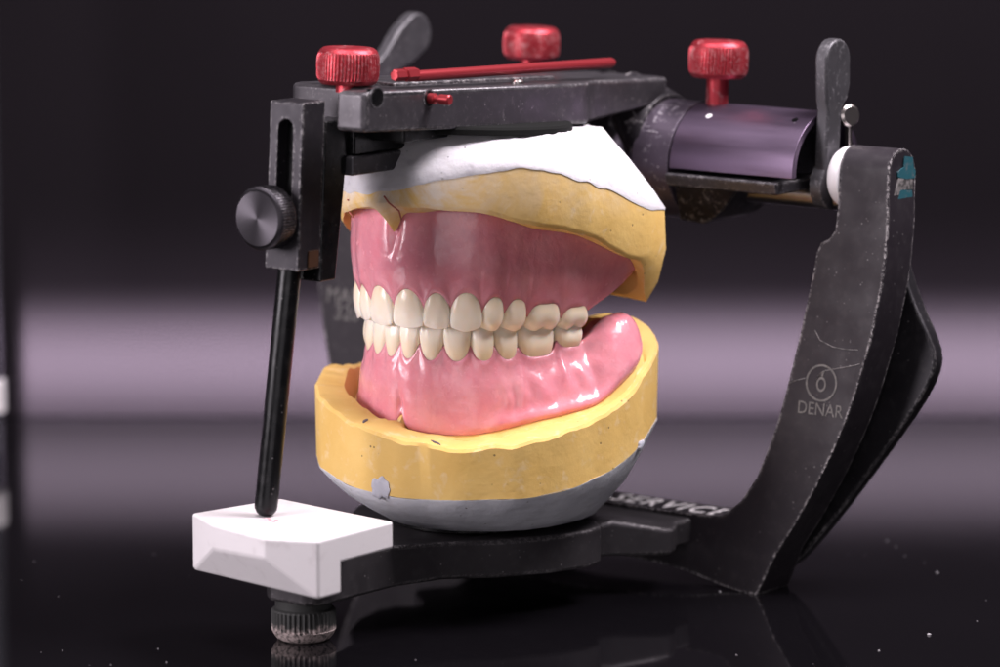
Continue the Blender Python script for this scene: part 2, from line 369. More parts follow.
# teal paint on the outer side of the left post head
mb = MB(); xo = 87.95
for ol in ([(904, 156), (912, 157), (913, 167), (915, 171), (914, 178), (905, 179), (897, 177), (897, 172), (903, 167)], ):
    mb.prism([onX(px, py, xo-.1) for px, py in ol], (.25, 0, 0))
mb.build('paint_mark', M_TEAL, frame, smooth=0)
mb = MB(); mb.prism([onX(px, py, xo-.1) for px, py in [(900, 190), (911, 190), (912, 199), (908, 204), (902, 204), (897, 199)]], (.3, 0, 0)); mb.build('paint_mark', M_TEAL, frame, smooth=0)
mb = MB(); mb.prism([onX(px, py, xo-.1) for px, py in [(898, 178), (912, 179), (912, 189), (900, 190), (896, 200), (894, 206), (893, 196)]], (.22, 0, 0)); mb.build('paint_scuff', M_SCR, frame, smooth=0)

# front foot
mb = MB(); mb.lathe((-1.2, -132, 0), (0, 0, 1), [(0, 5.6), (.5, 6.6), (1.6, 7.4), (2.8, 8.0), (2.9, 8.0), (7.4, 8.0), (7.8, 7.6), (8.2, 7.0), (11.0, 7.0)], 120, knurl=(.35, 2.85, 7.5, 3))
t = NT('dusty_black_knurl'); g = t.n.new('ShaderNodeSeparateXYZ'); t.l.new(t.co, g.inputs[0])
f = t.math('MULTIPLY', t.ramp(t.math('ADD', g.outputs['Z'], t.ramp(t.noise(.5, 4), 0, 1, -3, 3)), 4.6, 2.6), t.ramp(t.noise(1.2, 4), .35, .55))
t.set(color=t.mix(f, (.02, .02, .02), (.42, .34, .33)), rough=.7, metal=.1); mb.build('knurled_foot', t.m, frame, smooth=30)

# incisal table (white block)
IT = 32.0
tp = {k: onZ(*p, IT) for k, p in dict(l=(191.9, 513), b=(280.7, 498.2), r=(393.4, 521.5), f=(318.5, 541), g=(263.3, 538.3), h=(212, 524.8)).items()}
def dn(p, dz, q=(0, 0)): return V((p.x+q[0], p.y+q[1], p.z-dz))
itab = thing('tmp', (0, 0, 0), '', ''); bpy.data.objects.remove(itab)
mb = MB()
thin = 6.6; deep = 14.2
f2 = tp['f'].lerp(tp['r'], .30); l2 = tp['l'].lerp(tp['b'], .30)
A = [tp['l'], tp['h'], tp['g'], tp['f'], f2, tp['r'], tp['b'], l2]              # top outline
Lw_ = [dn(p, deep if i in (0, 1, 2, 3, 4, 7) else thin) for i, p in enumerate(A)]
# facets: the lip is cut away in front with an undercut
hm = dn(tp['h'], 6.0); gm = dn(tp['g'], 4.9)
hb = dn(tp['l'].lerp(tp['h'], .12), deep-.3); 
vs = [A[0], A[1], A[2], A[3], A[4], A[5], A[6], A[7],                              # 0-7 top
      hm, gm, Lw_[0], Lw_[3], Lw_[4], Lw_[7],                                     # 8,9 ; 10 l bottom; 11 f bottom; 12 f2 bottom; 13 l2 bottom
      dn(f2, thin), dn(tp['r'], thin), dn(tp['b'], thin), dn(l2, thin)]           # 14-17
fs = [(0, 1, 2, 3, 4, 5, 6, 7), (0, 10, 8, 1), (1, 8, 9, 2), (2, 9, 11, 3), (8, 10, 11, 9), (3, 11, 12, 14, 4), (4, 14, 15, 5), (5, 15, 16, 6), (6, 16, 17, 7), (7, 17, 13, 10, 0), (10, 13, 12, 11), (13, 17, 14, 12), (17, 16, 15, 14)]
mb.add(vs, fs); table_part = mb.build('incisal_table', M_WHITE, art, smooth=25, bevel=.7, segs=3)

# upper frame ------------------------------------------------------
UT = .052
def zu(y): return 130.0-UT*(y+18)            # top surface of the upper frame
def hb_(y): return table([(-131, -9.6), (-38, -10.8), (-30, -10.2), (0, -6)], y)
def uf(x, y, h): return V((x, y+h*.05, zu(y)+h))
half = [(9.4, -131.0), (17.4, -130.2), (18.0, -129.2), (18.0, -44), (17.4, -40.5), (15.6, -38.2), (14.4, -36.2), (14.0, -33), (14.6, -10), (14.2, -2), (10, 0)]
pl = half+[(-x, y) for x, y in reversed(half)]
pl = half+[(-x, y) for x, y in reversed(half[4:])]+[(-18, -113.5), (-16.5, -117), (-13, -117.5), (9.4, -117.5)]
mb = MB(); mb.loft([[uf(x, y, h) for x, y in pl] for h in (-9, 0)])
mb.v = [V((p.x, p.y, zu(p.y)+hb_(p.y))) if p.z < zu(p.y)-4 else p for p in mb.v]
uframe = mb.build('upper_frame', M_UPPER, art, smooth=30, bevel=2.0, segs=3)
# bosses carrying the fossa housings
for sx in (1, -1):
    mb = MB(); loops = []
    for x, yy, zz, r_ in ((4, -4, 121, 9), (9, -4, 117, 11.5), (12, -3, 113, 13.6), (15, -2, 110, 14.6)):
        loops.append([V((sx*x, yy+r_*sin(a), zz+r_*cos(a))) for a in [2*pi*i/40 for i in range(40)]])
    mb.loft(loops); mb.build('housing_boss', M_BOSS, uframe, smooth=40)
# hole in the side face with the red pin, and a second half hole
def side_hole(px, py, rad, nm):
    p = onX(px, py, 18.0); mbh = MB(); mbh.lathe(p+V((-2.0, 0, 0)), (1, 0, 0), [(0, rad), (2.06, rad)], 28); mbh.build(nm, M_JET, uframe, smooth=30)
    mbr = MB(); mbr.loft([[p+V((dx, q*cos(a), q*sin(a))) for a in [2*pi*i/28 for i in range(28)]] for q, dx in ((rad, -.3), (rad, .12), (rad+.35, .12), (rad+.35, -.3))], closed=True); mbr.build('hole_rim', M_GREY, uframe, smooth=30)
    return p
p = side_hole(429, 98.5, 1.9, 'hole'); 
mb = MB(); mb.lathe(p+V((-1.5, .4, 0)), (1, 0, 0), [(0, 1.35), (3.1, 1.35), (3.3, .85), (4.6, .85), (4.8, 1.25), (7.6, 1.25), (7.8, 1.0)], 24); mb.build('red_pin', M_RED2, uframe, smooth=30)
p = side_hole(377, 97.5, 2.3, 'hole')
# red rod on the top face with a squared head
a = onX(415, 76.0, 11.6); b = onX(613, 62.5, 11.6)
mb = MB(); mb.tube([a, a.lerp(b, .985), b], [1.35, 1.35, 1.0], 20); rod = mb.build('red_rod', M_RED2, uframe, smooth=40)
h0 = onX(394, 75.5, 11.6); mb = MB(); mb.lathe(h0, (b-a), [(0, 1.2), (.3, 1.5), (3.6, 1.5), (3.7, 1.15), (4.1, 1.15), (4.3, 1.75), (8.2, 1.75), (8.4, 1.3)], 6)
mb.build('rod_head', M_RED2, rod, smooth=0)
# raised label plates and screws on the top face
mb = MB()
mb.loft([[uf(x, y, h) for x, y in ((-14, -105), (6, -105), (6, -40), (-14, -40))] for h in (-.5, .9)])
mb.build('top_rib', M_UPPER, uframe, smooth=0, bevel=.5)
mb = MB()
for y in (-66,): mb.lathe(uf(14, y, 0), (0, 0, 1), [(-.5, 1.6), (.7, 1.6), (1.1, 1.1)], 20)
mb.build('cap_screw', M_STEEL, uframe, smooth=30)
# mounting plate under the upper frame
mb = MB(); mb.lathe(uf(0, -72, -9.8), (0, -UT, -1), [(-.3, 28.6), (.3, 29), (1.5, 29), (1.7, 28.6)], 72)
mb.build('mounting_plate', M_MATT, uframe, smooth=30)
mb = MB(); mb.box(-12, 4.5, -119, -100, 113.6, 118.4); mb.build('mount_lug', M_GREY, uframe, smooth=30, bevel=.7)
mb = MB(); mb.box(-12, 4.0, -118, -98, 118.4, 126.0); mb.build('mount_block', M_JET, uframe, smooth=30, bevel=.7)
mb = MB(); mb.box(0, 13.5, -110.5, -93, 121.5, 126.8); mb.build('mount_block', M_JET, uframe, smooth=30, bevel=.5)

# incisal pin holder
PX = -3.0; LEAN = .062
def ph(x, y, z): return V((PX+x, -134.7+y+(z-133)*LEAN, z))
zt, zb_ = 132.6, 92.0
outer = []; inner = []
N = 48
def rect(hw, z0, z1, i):
    a = 2*pi*i/N; c_, s_ = cos(a), sin(a); m_ = max(abs(c_), abs(s_)); return (hw*c_/m_, (z0+z1)/2+(z1-z0)/2*s_/m_)
def stad(cx, hw, z0, z1, i):
    a = 2*pi*i/N; c_, s_ = cos(a), sin(a); m_ = max(abs(c_), abs(s_)); u_, v_ = c_/m_, s_/m_; zm = (z0+z1)/2; hh = (z1-z0)/2-hw
    if abs(v_) > .9999:
        b = (1-u_)*pi/2; return (cx+hw*cos(b), zm+math.copysign(hh+hw*sin(b), v_))
    return (cx+math.copysign(hw, u_), zm+hh*v_)
Nn = range(N)
mb = MB(); fr = [rect(5.2, zb_, zt, i) for i in Nn]; si = [stad(-.1, 2.35, 104, 128.3, i) for i in Nn]
mb.loft([[ph(x, y, z) for x, z in l] for l, y in ((fr, 0), (fr, 8.3), (si, 8.3), (si, 0))], closed=True)
holder = mb.build('pin_holder', M_HOLD, art, smooth=30, bevel=.35)
mb = MB(); mb.box(-3.2, 3.2, 3.4, 4.6, 100, 130, ph); mb.build('slot_back', M_JET, holder, smooth=0)
mb = MB(); mb.box(-6, 5.4, 8.4, 17.8, 88.5, 127.5, lambda x, y, z: ph(x, 8.4+(y-8.4)*lerp(.62, 1, sstep(88, 127, z)), z)); mb.build('holder_arm', M_JET, holder, smooth=30, bevel=.5)
mb = MB(); mb.box(5.25, 5.6, 3.5, 7.2, 92.6, 96.6, ph); mb.build('copper_strip', M_COPPER, holder, smooth=0)
# thumb screw in front of the slot
kc = onY(257, 219, -143.5)
mb = MB(); mb.lathe(kc+V((0, 0, 0)), (0, 1, 0), [(0, 6.6), (.35, 7.2), (1.0, 7.75), (5.6, 7.75), (6.4, 7.0), (6.5, 3.2), (9, 3.2)], 264, knurl=(.2, .9, 5.7, 4))
mb.build('pin_thumb_screw', M_TURN, holder, smooth=30)
# incisal pin
top = ph(-.2, 4.2, 100); bot = onY(265.0, 516.5, -142.4)
ax = (top-bot).normalized(); L = (top-bot).length
mb = MB(); mb.lathe(bot, ax, [(0, .6), (.25, 1.4), (.9, 2.2), (1.9, 2.75), (3, 2.85), (L, 2.9)], 36); mb.build('incisal_pin', M_JET, art, smooth=40)

# red thumb screws ---------------------------------------------------
def knob(x, y, zb, rad, hgt, stem, tilt=(0, .05, 1), nm='thumb_screw'):
    mb = MB(); c = .16*hgt
    prof = [(0, rad*.82), (.05*hgt, rad*.9), (.12*hgt, rad*.955), (.22*hgt, rad*.99), (.4*hgt, rad), (.58*hgt, rad), (.74*hgt, rad*.99), (.84*hgt, rad*.95), (.92*hgt, rad*.89), (.975*hgt, rad*.80), (hgt, rad*.68), (.975*hgt, rad*.5)]
    mb.lathe((x, y, zb), tilt, prof, 220, knurl=(.32, .2*hgt, .74*hgt, 4)); o = mb.build(nm, M_RED, uframe, smooth=32)
    mb = MB(); mb.lathe((x, y, zb), (-tilt[0], -tilt[1], -tilt[2]), [(-1, 2.9), (stem, 2.9)], 28); mb.build('screw_stem', M_RED, o, smooth=30)
    return o
knob(0, -115.5, 135.5, 7.7, 9.2, 2)
knob(30.3, -2, 130.0, 7.8, 9.8, 12)
knob(-31.0, -2, 131.2, 7.6, 8.8, 14)

# condylar housings -----------------------------------------------------
AY, AZ, RR = -2.0, 108.0, 15.4
def cyl(x, a, r_): return V((x, AY-r_*sin(a), AZ+r_*cos(a)))          # a: 0 = up, 90 deg = towards the front
for sx in (1, -1):
    X = lambda x: sx*x
    hs = MB(); n = 72; al = [2*pi*i/n for i in range(n)]
    prof = [(9, 11.5), (11.5, 14.2), (13.5, 15.0), (14, RR), (25.2, RR), (25.4, RR-.3), (25.4, 8)]
    hs.loft([[cyl(X(x), q, r_) for q in al] for x, r_ in prof]); hring = hs.build('scale_ring', M_PURP, art, smooth=30)
    # half shell cover
    cv = MB(); aa = [radians(-92+i*4.6) for i in range(41)]
    lo = [cyl(0, q, RR) for q in aa]+[cyl(0, q, RR-1.8) for q in reversed(aa)]
    cv.loft([[V((X(x), p.y, p.z)) for p in lo] for x in (25.9, 64.4)])
    cover = cv.build('fossa_cover', M_PURP2, art, smooth=30, bevel=.25)
    for q, x in ((33, 33.5), (28, 59.5)):
        ds = MB(); c_ = cyl(X(x), radians(q), RR); nn = V((0, -sin(radians(q)), cos(radians(q)))); ds.lathe(c_-nn*.5, nn, [(0, .85), (.60, .85)], 18)
        ds.build('set_screw', M_NYLON if x < 40 else M_JET, cover, smooth=30)
    sh = MB(); sh.loft([[V((X(x), y, z)) for y, z in ((AY-17.2, AZ-1.6), (AY+16, AZ-1.6), (AY+16, AZ-4.6), (AY-16.4, AZ-4.9))] for x in (25.6, 60.5)])
    sh.build('fossa_shelf', M_UPPER, art, smooth=30, bevel=.6)
    wf = MB(); wf.loft([[V((X(x), y, z)) for y, z in ((AY-13, AZ-4), (AY+13, AZ-4), (AY+10, zz), (AY-10, zz))] for x, zz in ((25.5, 93.4), (33, 93.0), (37, 95), (41, 99), (44, 102.6))])
    wf.build('fossa_wall', M_BOSS, art, smooth=30, bevel=.5)
    e = MB(); e.loft([[cyl(X(x), radians(q), 13.4) for q in range(-88, 89, 8)]+[V((X(x), AY, AZ-1))] for x in (52, 58)]); e.build('fossa_insert', M_JET, art, smooth=30)
    st = MB(); st.lathe((X(34), AY, AZ-6.2), (sx, 0, 0), [(0, 3.4), (39.5, 3.4)], 32); st.build('condyle_shaft', M_BRASS, art, smooth=30)
    ws = MB(); ws.lathe((X(68.6), AY, AZ-.8), (sx, 0, 0), [(0, 5.6), (.6, 6.9), (1.8, 7.7), (3.2, 8.0), (4.4, 8.0)], 48); ws.build('condyle_washer', M_NYLON, art, smooth=40)
# small opening beside the lever end of the cover: second hole is dark
# engraved scale on the near ring
def wrap(x, y, z): 
    q = SC0-y/RR; return cyl(X0+x, q, RR+.03+z+.03)
mb = MB()
for body, x0, q0, sz in (('E', 17.2, 36, 4.4), ('L', 17.6, 47, 3.0), ('F', 20.6, 30, 3.4)):
    X0 = x0; SC0 = radians(q0); tm = text_mb(body, sz, (0, 0, 0), (1, 0, 0), (0, 1, 0), wrap=wrap); mb.add(tm.v, tm.f)
for i, q in enumerate((20, 26, 52, 57)):
    l = 4.2 if i in (0, 3) else 2.2
    mb.prism([cyl(15.6, radians(q), RR+.05), cyl(15.6+l, radians(q), RR+.05), cyl(15.6+l, radians(q+.55), RR+.05), cyl(15.6, radians(q+.55), RR+.05)], (0, -.03, .04))
mb.build('scale_marks', M_CHALK, bpy.data.objects['scale_ring'], smooth=0)

# centric latch levers ----------------------------------------------------
def paddle(mbx, x0, x1, prof_yz):
    mbx.prism([V((x0, y, z)) for y, z in prof_yz], (x1-x0, 0, 0))
pz = []
for i in range(13):
    a = pi*i/12; pz.append((-2.8-5.6*cos(pi-a)*-1*-1, 137.2+5.4*sin(a)))
pz = [(-8.4+0, 137.2)]+[(-2.8+5.6*cos(pi-pi*i/12), 137.0+5.4*sin(pi*i/12)) for i in range(1, 12)]+[(2.8, 137.2), (2.9, 130.5), (1.8, 126.8), (-.6, 124.6)]
pz += [(-1.2, 119), (-1.6, 112), (-3, 104), (-7.8, 104), (-8.0, 112), (-7.6, 120), (-7.2, 124), (-8.0, 127)]
mb = MB(); paddle(mb, 64.6, 68.4, pz); lev = mb.build('latch_lever', M_GREY, art, smooth=28, bevel=.9, segs=3)
mb = MB(); mb.lathe((63.9, AY-1.2, AZ-3.0), (1, 0, 0), [(0, 5.6), (.5, 6.4), (3.8, 6.4), (4.3, 5.8)], 40); mb.build('lever_hub', M_GREY, lev, smooth=40)
mb = MB(); mb.lathe((66.6, 2.2, 122.2), (1, -.35, .1), [(-1, 2.3), (1.2, 2.3), (1.4, 2.9), (3.0, 2.9), (3.5, 2.3)], 28); mb.build('lever_screw', M_STEEL, lev, smooth=30)
mb = MB(); mb.box(67.0, 68.6, 2.2, 3.6, 112, 121); mb.build('lever_spring', M_STEEL, lev, smooth=30, bevel=.3)
# far lever, swung forward
a0 = onX(389, 75, -66); a1 = onX(391, 63, -66); a2 = onX(430, 22, -66)
dirv = (a2-a1).normalized(); sd = V((0, -dirv.z, dirv.y))
mb = MB(); pp = [a1+sd*3.4, a1+dirv*8+sd*5.6]+[a2+dirv*-5.5+dirv*5.6*sin(pi*i/12)+sd*5.8*cos(pi*i/12) for i in range(13)]+[a1+dirv*8-sd*5.6, a1-sd*3.4, a1-dirv*14-sd*3.2, a1-dirv*14+sd*3.2]
mb.prism(pp, (-4, 0, 0)); lev2 = mb.build('latch_lever', M_GREY, art, smooth=28, bevel=.9, segs=3)
e0 = a1-dirv*12+V((-2, 0, 0)); mb = MB(); mb.tube([e0, e0.lerp(V((-68, AY, AZ)), .5)+V((0, -2, 2)), V((-68, AY, AZ))], 2.6, 16); mb.build('lever_arm', M_GREY, lev2, smooth=40)

# ------------------------------------------------------------------ dentures
UPL = [(0, -98), (8.3, -96.5), (14.2, -93.3), (19.8, -88), (22.5, -82.3), (24.8, -76), (28.3, -66.8), (30.3, -58), (32.3, -49), (33.2, -41.5), (32.6, -36.5)]
LOL = [(0, -95.2), (5.3, -94.4), (11, -92), (16.3, -88), (19.6, -82.5), (22.2, -76.3), (26.5, -66.5), (29, -58.5), (31.6, -50), (33, -42), (32.8, -36.5)]
class Arch:
    def __init__(s, left):
        n = len(left)-1; s.n = n
        pts = [(-x, y) for x, y in reversed(left[1:])]+left
        s.tx = [(i-n, p[0]) for i, p in enumerate(pts)]; s.ty = [(i-n, p[1]) for i, p in enumerate(pts)]
    def p(s, q): return V((stable(s.tx, q), stable(s.ty, q), 0))
    def frame(s, q):
        t_ = (s.p(min(q+.25, s.n))-s.p(max(q-.25, -s.n))).normalized(); return s.p(q), t_, V((t_.y, -t_.x, 0))
AU, AL = Arch(UPL), Arch(LOL)

def superpt(a, ex): c_, s_ = cos(a), sin(a); return (math.copysign(abs(c_)**ex, c_), math.copysign(abs(s_)**ex, s_))
def tooth(arch, k, side, zg, ze, kind, upper, mat, parent, jit):
    q0, q1 = (k, k+1) if side > 0 else (-k-1, -k)
    a, b = arch.p(q0), arch.p(q1); c = (a+b)/2; tv = (b-a).normalized(); nv = V((tv.y, -tv.x, 0)); hw = (b-a).length/2*1.045
    tv = (tv+nv*(jit[0]*.05)).normalized(); nv = V((tv.y, -tv.x, 0)); c = c+nv*(jit[1]*.25)
    hgt = abs(zg-ze); sg = -1 if upper else 1
    if kind in ('i', 'c'):
        W = [(-.35, .58), (-.1, .70), (.12, .82), (.3, .90), (.5, .96), (.72, 1.0), (.88, .985), (.96, .95), (1.0, .90)]
        FA = [(-.35, .3), (-.1, 1.0), (.12, 1.5), (.3, 1.75), (.5, 1.75), (.72, 1.5), (.88, 1.15), (1.0, .8)]
        LI = [(-.35, -4.2), (.12, -4.2), (.5, -2.8), (.8, -1.4), (1.0, -.35)]
        ex = .82
    else:
        W = [(-.35, .74), (-.1, .80), (.12, .89), (.3, .95), (.5, .99), (.72, 1.0), (.88, .97), (1.0, .86)]
        FA = [(-.35, .3), (-.1, 1.0), (.12, 1.6), (.3, 1.95), (.5, 1.95), (.72, 1.55), (.88, .9), (1.0, -.1)]
        LI = [(-.35, -7.5), (.12, -8.4), (.5, -8.6), (.88, -7.6), (1.0, -6.6)]
        if kind == 'p': LI = [(x, y*.86) for x, y in LI]
        ex = .62 if kind == 'm' else .72
    if not upper and kind == 'i': W = [(x, min(1, w+.0)) for x, w in W]
    tsl = [-.35, -.2, -.08, .04, .14, .24, .34, .46, .58, .7, .8, .87, .92, .96, .985, 1.0]
    n = 36; loops = []; at = []
    for t_ in tsl:
        w = stable(W, t_)*hw; f_ = stable(FA, t_); l_ = stable(LI, t_); mid = (f_+l_)/2; hd_ = (f_-l_)/2; lp = []
        for i in range(n):
            cx, sy = superpt(2*pi*i/n, ex); x = cx*w; y = mid+sy*hd_
            u_ = cx*w/hw
            if kind == 'i': dz = .95*abs(u_)**3.2+.15*jit[2]*u_
            elif kind == 'c': dz = 1.25*abs(u_)**1.5
            elif kind == 'p': dz = 1.35*abs(u_)**1.6
            else: dz = .75*(1-cos((abs(u_)-.46)*2*pi/1.0))*.5*(1.0 if abs(u_) < .46 else 1.0)
            if kind in 'i' and sy > 0: y += .10*cos(u_*pi*2.2)*sstep(.1, .7, t_)          # mamelon lobes
            if kind == 'm' and sy > 0: y -= .45*math.exp(-(u_/.16)**2)*sstep(.25, .8, t_)   # buccal groove
            dz *= sstep(.35, 1.0, t_)
            z = zg+sg*(t_*hgt)-sg*dz
            lp.append(c+tv*x+nv*y+V((0, 0, z))); at.append(max(0, min(1, t_)))
        loops.append(lp)
    # occlusal / incisal cap
    cap = [(.82, .012), (.5, -.0), (.15, -.0)] if kind in ('i', 'c') else [(.86, .01), (.6, -.06), (.25, -.12)]
    last = loops[-1]; cen = sum(last, V((0, 0, 0)))/n
    for sc, dz in cap:
        loops.append([cen+(p-cen)*sc+V((0, 0, sg*dz*hgt)) + V((0, 0, (p.z-cen.z)*(1-sc)*.3)) for p in last]); at += [1.0]*n
    mbt = MB(); mbt.loft(loops); mbt.attr = at
    return mbt.build('tooth', mat, parent, smooth=180)

KIND = ['i', 'i', 'c', 'p', 'p', 'm', 'm']
# image heights of gingival zenith / biting edge for left teeth
UG = [289, 293, 293, 297, 299, 304, 307]; UE = [328, 329, 332, 332, 332, 331, 329.5]
LG = [359, 361, 362, 361, 360, 357, 347]; LE = [321, 322, 324, 323, 323, 322, 322]
def zt_for(arch, k, py, off):
    c_, t_, n_ = arch.frame(k+.5); p_ = c_+n_*off; return zat(p_.x, p_.y, py)
UZG = [zt_for(AU, k, UG[k], 1.6) for k in range(7)]; UZE = [zt_for(AU, k, UE[k], .8) for k in range(7)]
LZG = [zt_for(AL, k, LG[k], 1.6) for k in range(7)]; LZE = [zt_for(AL, k, LE[k], .8) for k in range(7)]

class Gum:
    """one denture base: closed profile swept along the arch"""
    def __init__(s, arch, zg, ze, upper, border, ob, qend, endz, papil):
        s.arch, s.zg, s.ze, s.up, s.border, s.ob, s.qend, s.endz, s.papil = arch, zg, ze, upper, border, ob, qend, endz, papil
        s.sg = 1 if upper else -1            # direction from biting edge to border
        s.mt = []
        for q in range(-7, 8): pass
    def zen(s, k):                            # gingival zenith of tooth index k (negative = right side)
        i = k if k >= 0 else -k-1
        return s.zg[min(i, 6)]
    def margin(s, q):
        a = abs(q)
        if a >= 7:
            z7 = s.zg[6]-s.sg*s.papil[7]
            return table([(7, z7)]+s.endz, a)
        k = math.floor(q); u_ = (q-k)*2-1
        e0, e1 = abs(k), abs(k+1)
        pz = s.papil[e0] if u_ < 0 else s.papil[e1]
        return s.zen(k)-s.sg*pz*abs(u_)**(2.1 if e0+e1 < 10 else 3.2)
    def zb(s, q): return s.border(q)
    def profile(s, q):
        c_, n_, pts = s.profile0(q); a = abs(q)
        if a > 7 and not s.up:
            t_ = sstep(7.0, 7.7, a); zm = s.margin(q); zb = s.zb(q); sg = s.sg; ob = s.ob(q)
            alt = [(-6.4, zm+sg*4), (-4.6, zm+sg*1.5), (-3.0, zm+sg*.4), (-1.6, zm), (-.2, zm+sg*.15)]
            for j in range(1, 15):
                v = j/15; alt.append((lerp(.2, ob+.3, min(1, v*1.15)**.62), lerp(zm+sg*.3, zb, v**1.35)))
            pts = [(lerp(w0, w1, t_), lerp(z0, z1, t_)) for (w0, z0), (w1, z1) in zip(pts, alt)]+pts[len(alt):]
        return c_, n_, pts
    def profile0(s, q):
        a = abs(q); c_, t_, n_ = s.arch.frame(q); zm = s.margin(q); zb = s.zb(q); sg = s.sg
        k = math.floor(q); u_ = (q-k)*2-1 if a < 7 else 1.0
        tip = 1-u_*u_
        om = (.08+1.38*tip) if a < 7 else lerp(.2, 1.2, sstep(7, 8, a))
        ob = s.ob(q); pts = []
        pts.append((-6.2, zm+sg*1.5)); pts.append((om-2.4, zm+sg*.9)); pts.append((om-1.0, zm+sg*.15)); pts.append((om-.35, zm-sg*.05)); pts.append((om-.05, zm+sg*.18))
        for j in range(1, 15):
            v = j/15
            base = lerp(1.75, ob, v**1.3)+(.35 if s.up else .25)*sin(pi*v)
            if not s.up: base += (.55*math.exp(-((v-.95)/.07)**2)-.35*math.exp(-((v-.78)/.1)**2))*sstep(3.0, 4.5, a)
            em = .42*(tip-.55)*math.exp(-(v-.22)**2/.09) if a < 7 else 0
            if not s.up and a > 3.4: base += .45*sin(q*10.5+v*2.0+sin(v*7))*sstep(3.4, 5, a)*math.exp(-(v-.6)**2/.08)   # folds in the buccal flange
            w_ = lerp(om+.12, base+em, sstep(0, .42, v))
            fr_ = math.exp(-((q-.12)/.16)**2)*sstep(.55, 1, v)*1.4*(1 if s.up else .8)
            pts.append((w_-fr_, lerp(zm+sg*.3, zb, v)))
        pts += [(ob-.1, zb-sg*.3+sg*.3), (ob-.6, zb+sg*.7), (ob-1.6, zb+sg*1.1), (ob-3.5, zb+sg*1.2), (min(-4, ob-7), zb+sg*.4), (-7.5, zb-sg*1.5), (-9, lerp(zm, zb, .5)), (-8.2, zm+sg*2.2)]
        return c_, n_, pts
    def mesh(s):
        mbg = MB(); loops = []; nq = 330
        for i in range(nq+1):
            q = lerp(-s.qend, s.qend, i/nq); c_, n_, pts = s.profile(q)
            e = max(0, (abs(q)-(s.qend-1.0))/1.0); sc = sqrt(max(.0004, 1-e*e))
            cw = -3.0; cz = sum(z for _, z in pts)/len(pts)
            loops.append([c_+n_*(cw+(w_-cw)*sc)+V((0, 0, cz+(z-cz)*sc)) for w_, z in pts])
        mbg.loft(loops); return mbg
# upper border (image heights of the pink/stone line, lifted a little into the stone)
def ptab(arch, rows, off):
    out = []
    for q, py in rows:
        c_, t_, n_ = arch.frame(q); p_ = c_+n_*off(q); out.append((q, zat(p_.x, p_.y, py)))
    return out
uob = lambda q: stable([(0, .9), (2, 1.2), (4, 2.2), (6, 3.2), (7.4, 3.4), (9.5, 2.0)], abs(q))
UB = ptab(AU, [(.0, 209), (1, 210), (2, 207), (3, 210), (4, 218), (5, 226), (6, 231), (7, 242), (8, 254), (9, 268)], uob)
def ubord(q):
    z = stable(UB, abs(q)); z -= 5.2*math.exp(-((q-.12)/.22)**2); return z
LBt = ptab(AL, [(0, 427), (1, 430), (2, 433), (3, 433), (4, 428), (5, 421), (6, 411), (7, 400), (8, 376), (9, 350)], lambda q: stable([(0, 1.2), (2, 2.2), (4, 4.5), (6, 8.0), (7.2, 8.5), (8.5, 6), (9.5, 3)], abs(q)))
lob = lambda q: stable([(0, 1.2), (2, 2.2), (4, 4.5), (6, 8.0), (7.2, 8.5), (8.5, 6), (9.5, 3)], abs(q))
def lbord(q):
    z = stable(LBt, abs(q)); z += 4.2*math.exp(-((q-.1)/.22)**2); return z
PU = [4.8, 4.6, 4.4, 4.2, 3.9, 3.6, 3.0, 1.6]; PL = [4.3, 4.3, 4.2, 4.0, 3.6, 3.0, 2.2, 1.0]
GU = Gum(AU, UZG, UZE, True, ubord, uob, 9.2, [(7.6, UZG[6]+1.5), (8.4, UZG[6]+5.5), (9.5, UZG[6]+9)], PU)
zr = lambda px, py, q, w: (lambda c_: zat(c_.x, c_.y, py))(AL.p(q)+AL.frame(q)[2]*w)
GL = Gum(AL, LZG, LZE, False, lbord, lob, 9.3, [(7.4, zr(0, 333, 7.4, 1)), (8.0, zr(0, 317, 8.0, 1)), (8.6, zr(0, 312, 8.6, 1)), (9.4, zr(0, 318, 9.4, 1))], PL)
ud = thing('upper_denture', (0, -70, 72), 'upper complete denture with pink base seated in the overhanging yellow cast', 'denture')
ld = thing('lower_denture', (0, -70, 60), 'lower complete denture with glossy pink base sitting on the bottom yellow cast', 'denture')
GU.mesh().build('denture_base', M_PINK, ud, smooth=180)
GL.mesh().build('denture_base', M_PINK, ld, smooth=180)
for side in (1, -1):
    for k in range(7):
        rj = lambda: (random.uniform(-1, 1), random.uniform(-1, 1), random.uniform(-1, 1))
        up = 0 if side > 0 else {0: .9, 1: 1.2, 2: .8}.get(k, 0)
        tooth(AU, k, side, UZG[k], UZE[k]+up*0, KIND[k], True, M_TOOTH, ud, rj())
        tooth(AL, k, side, LZG[k], LZE[k], KIND[k], False, M_TOOTH, ld, rj())

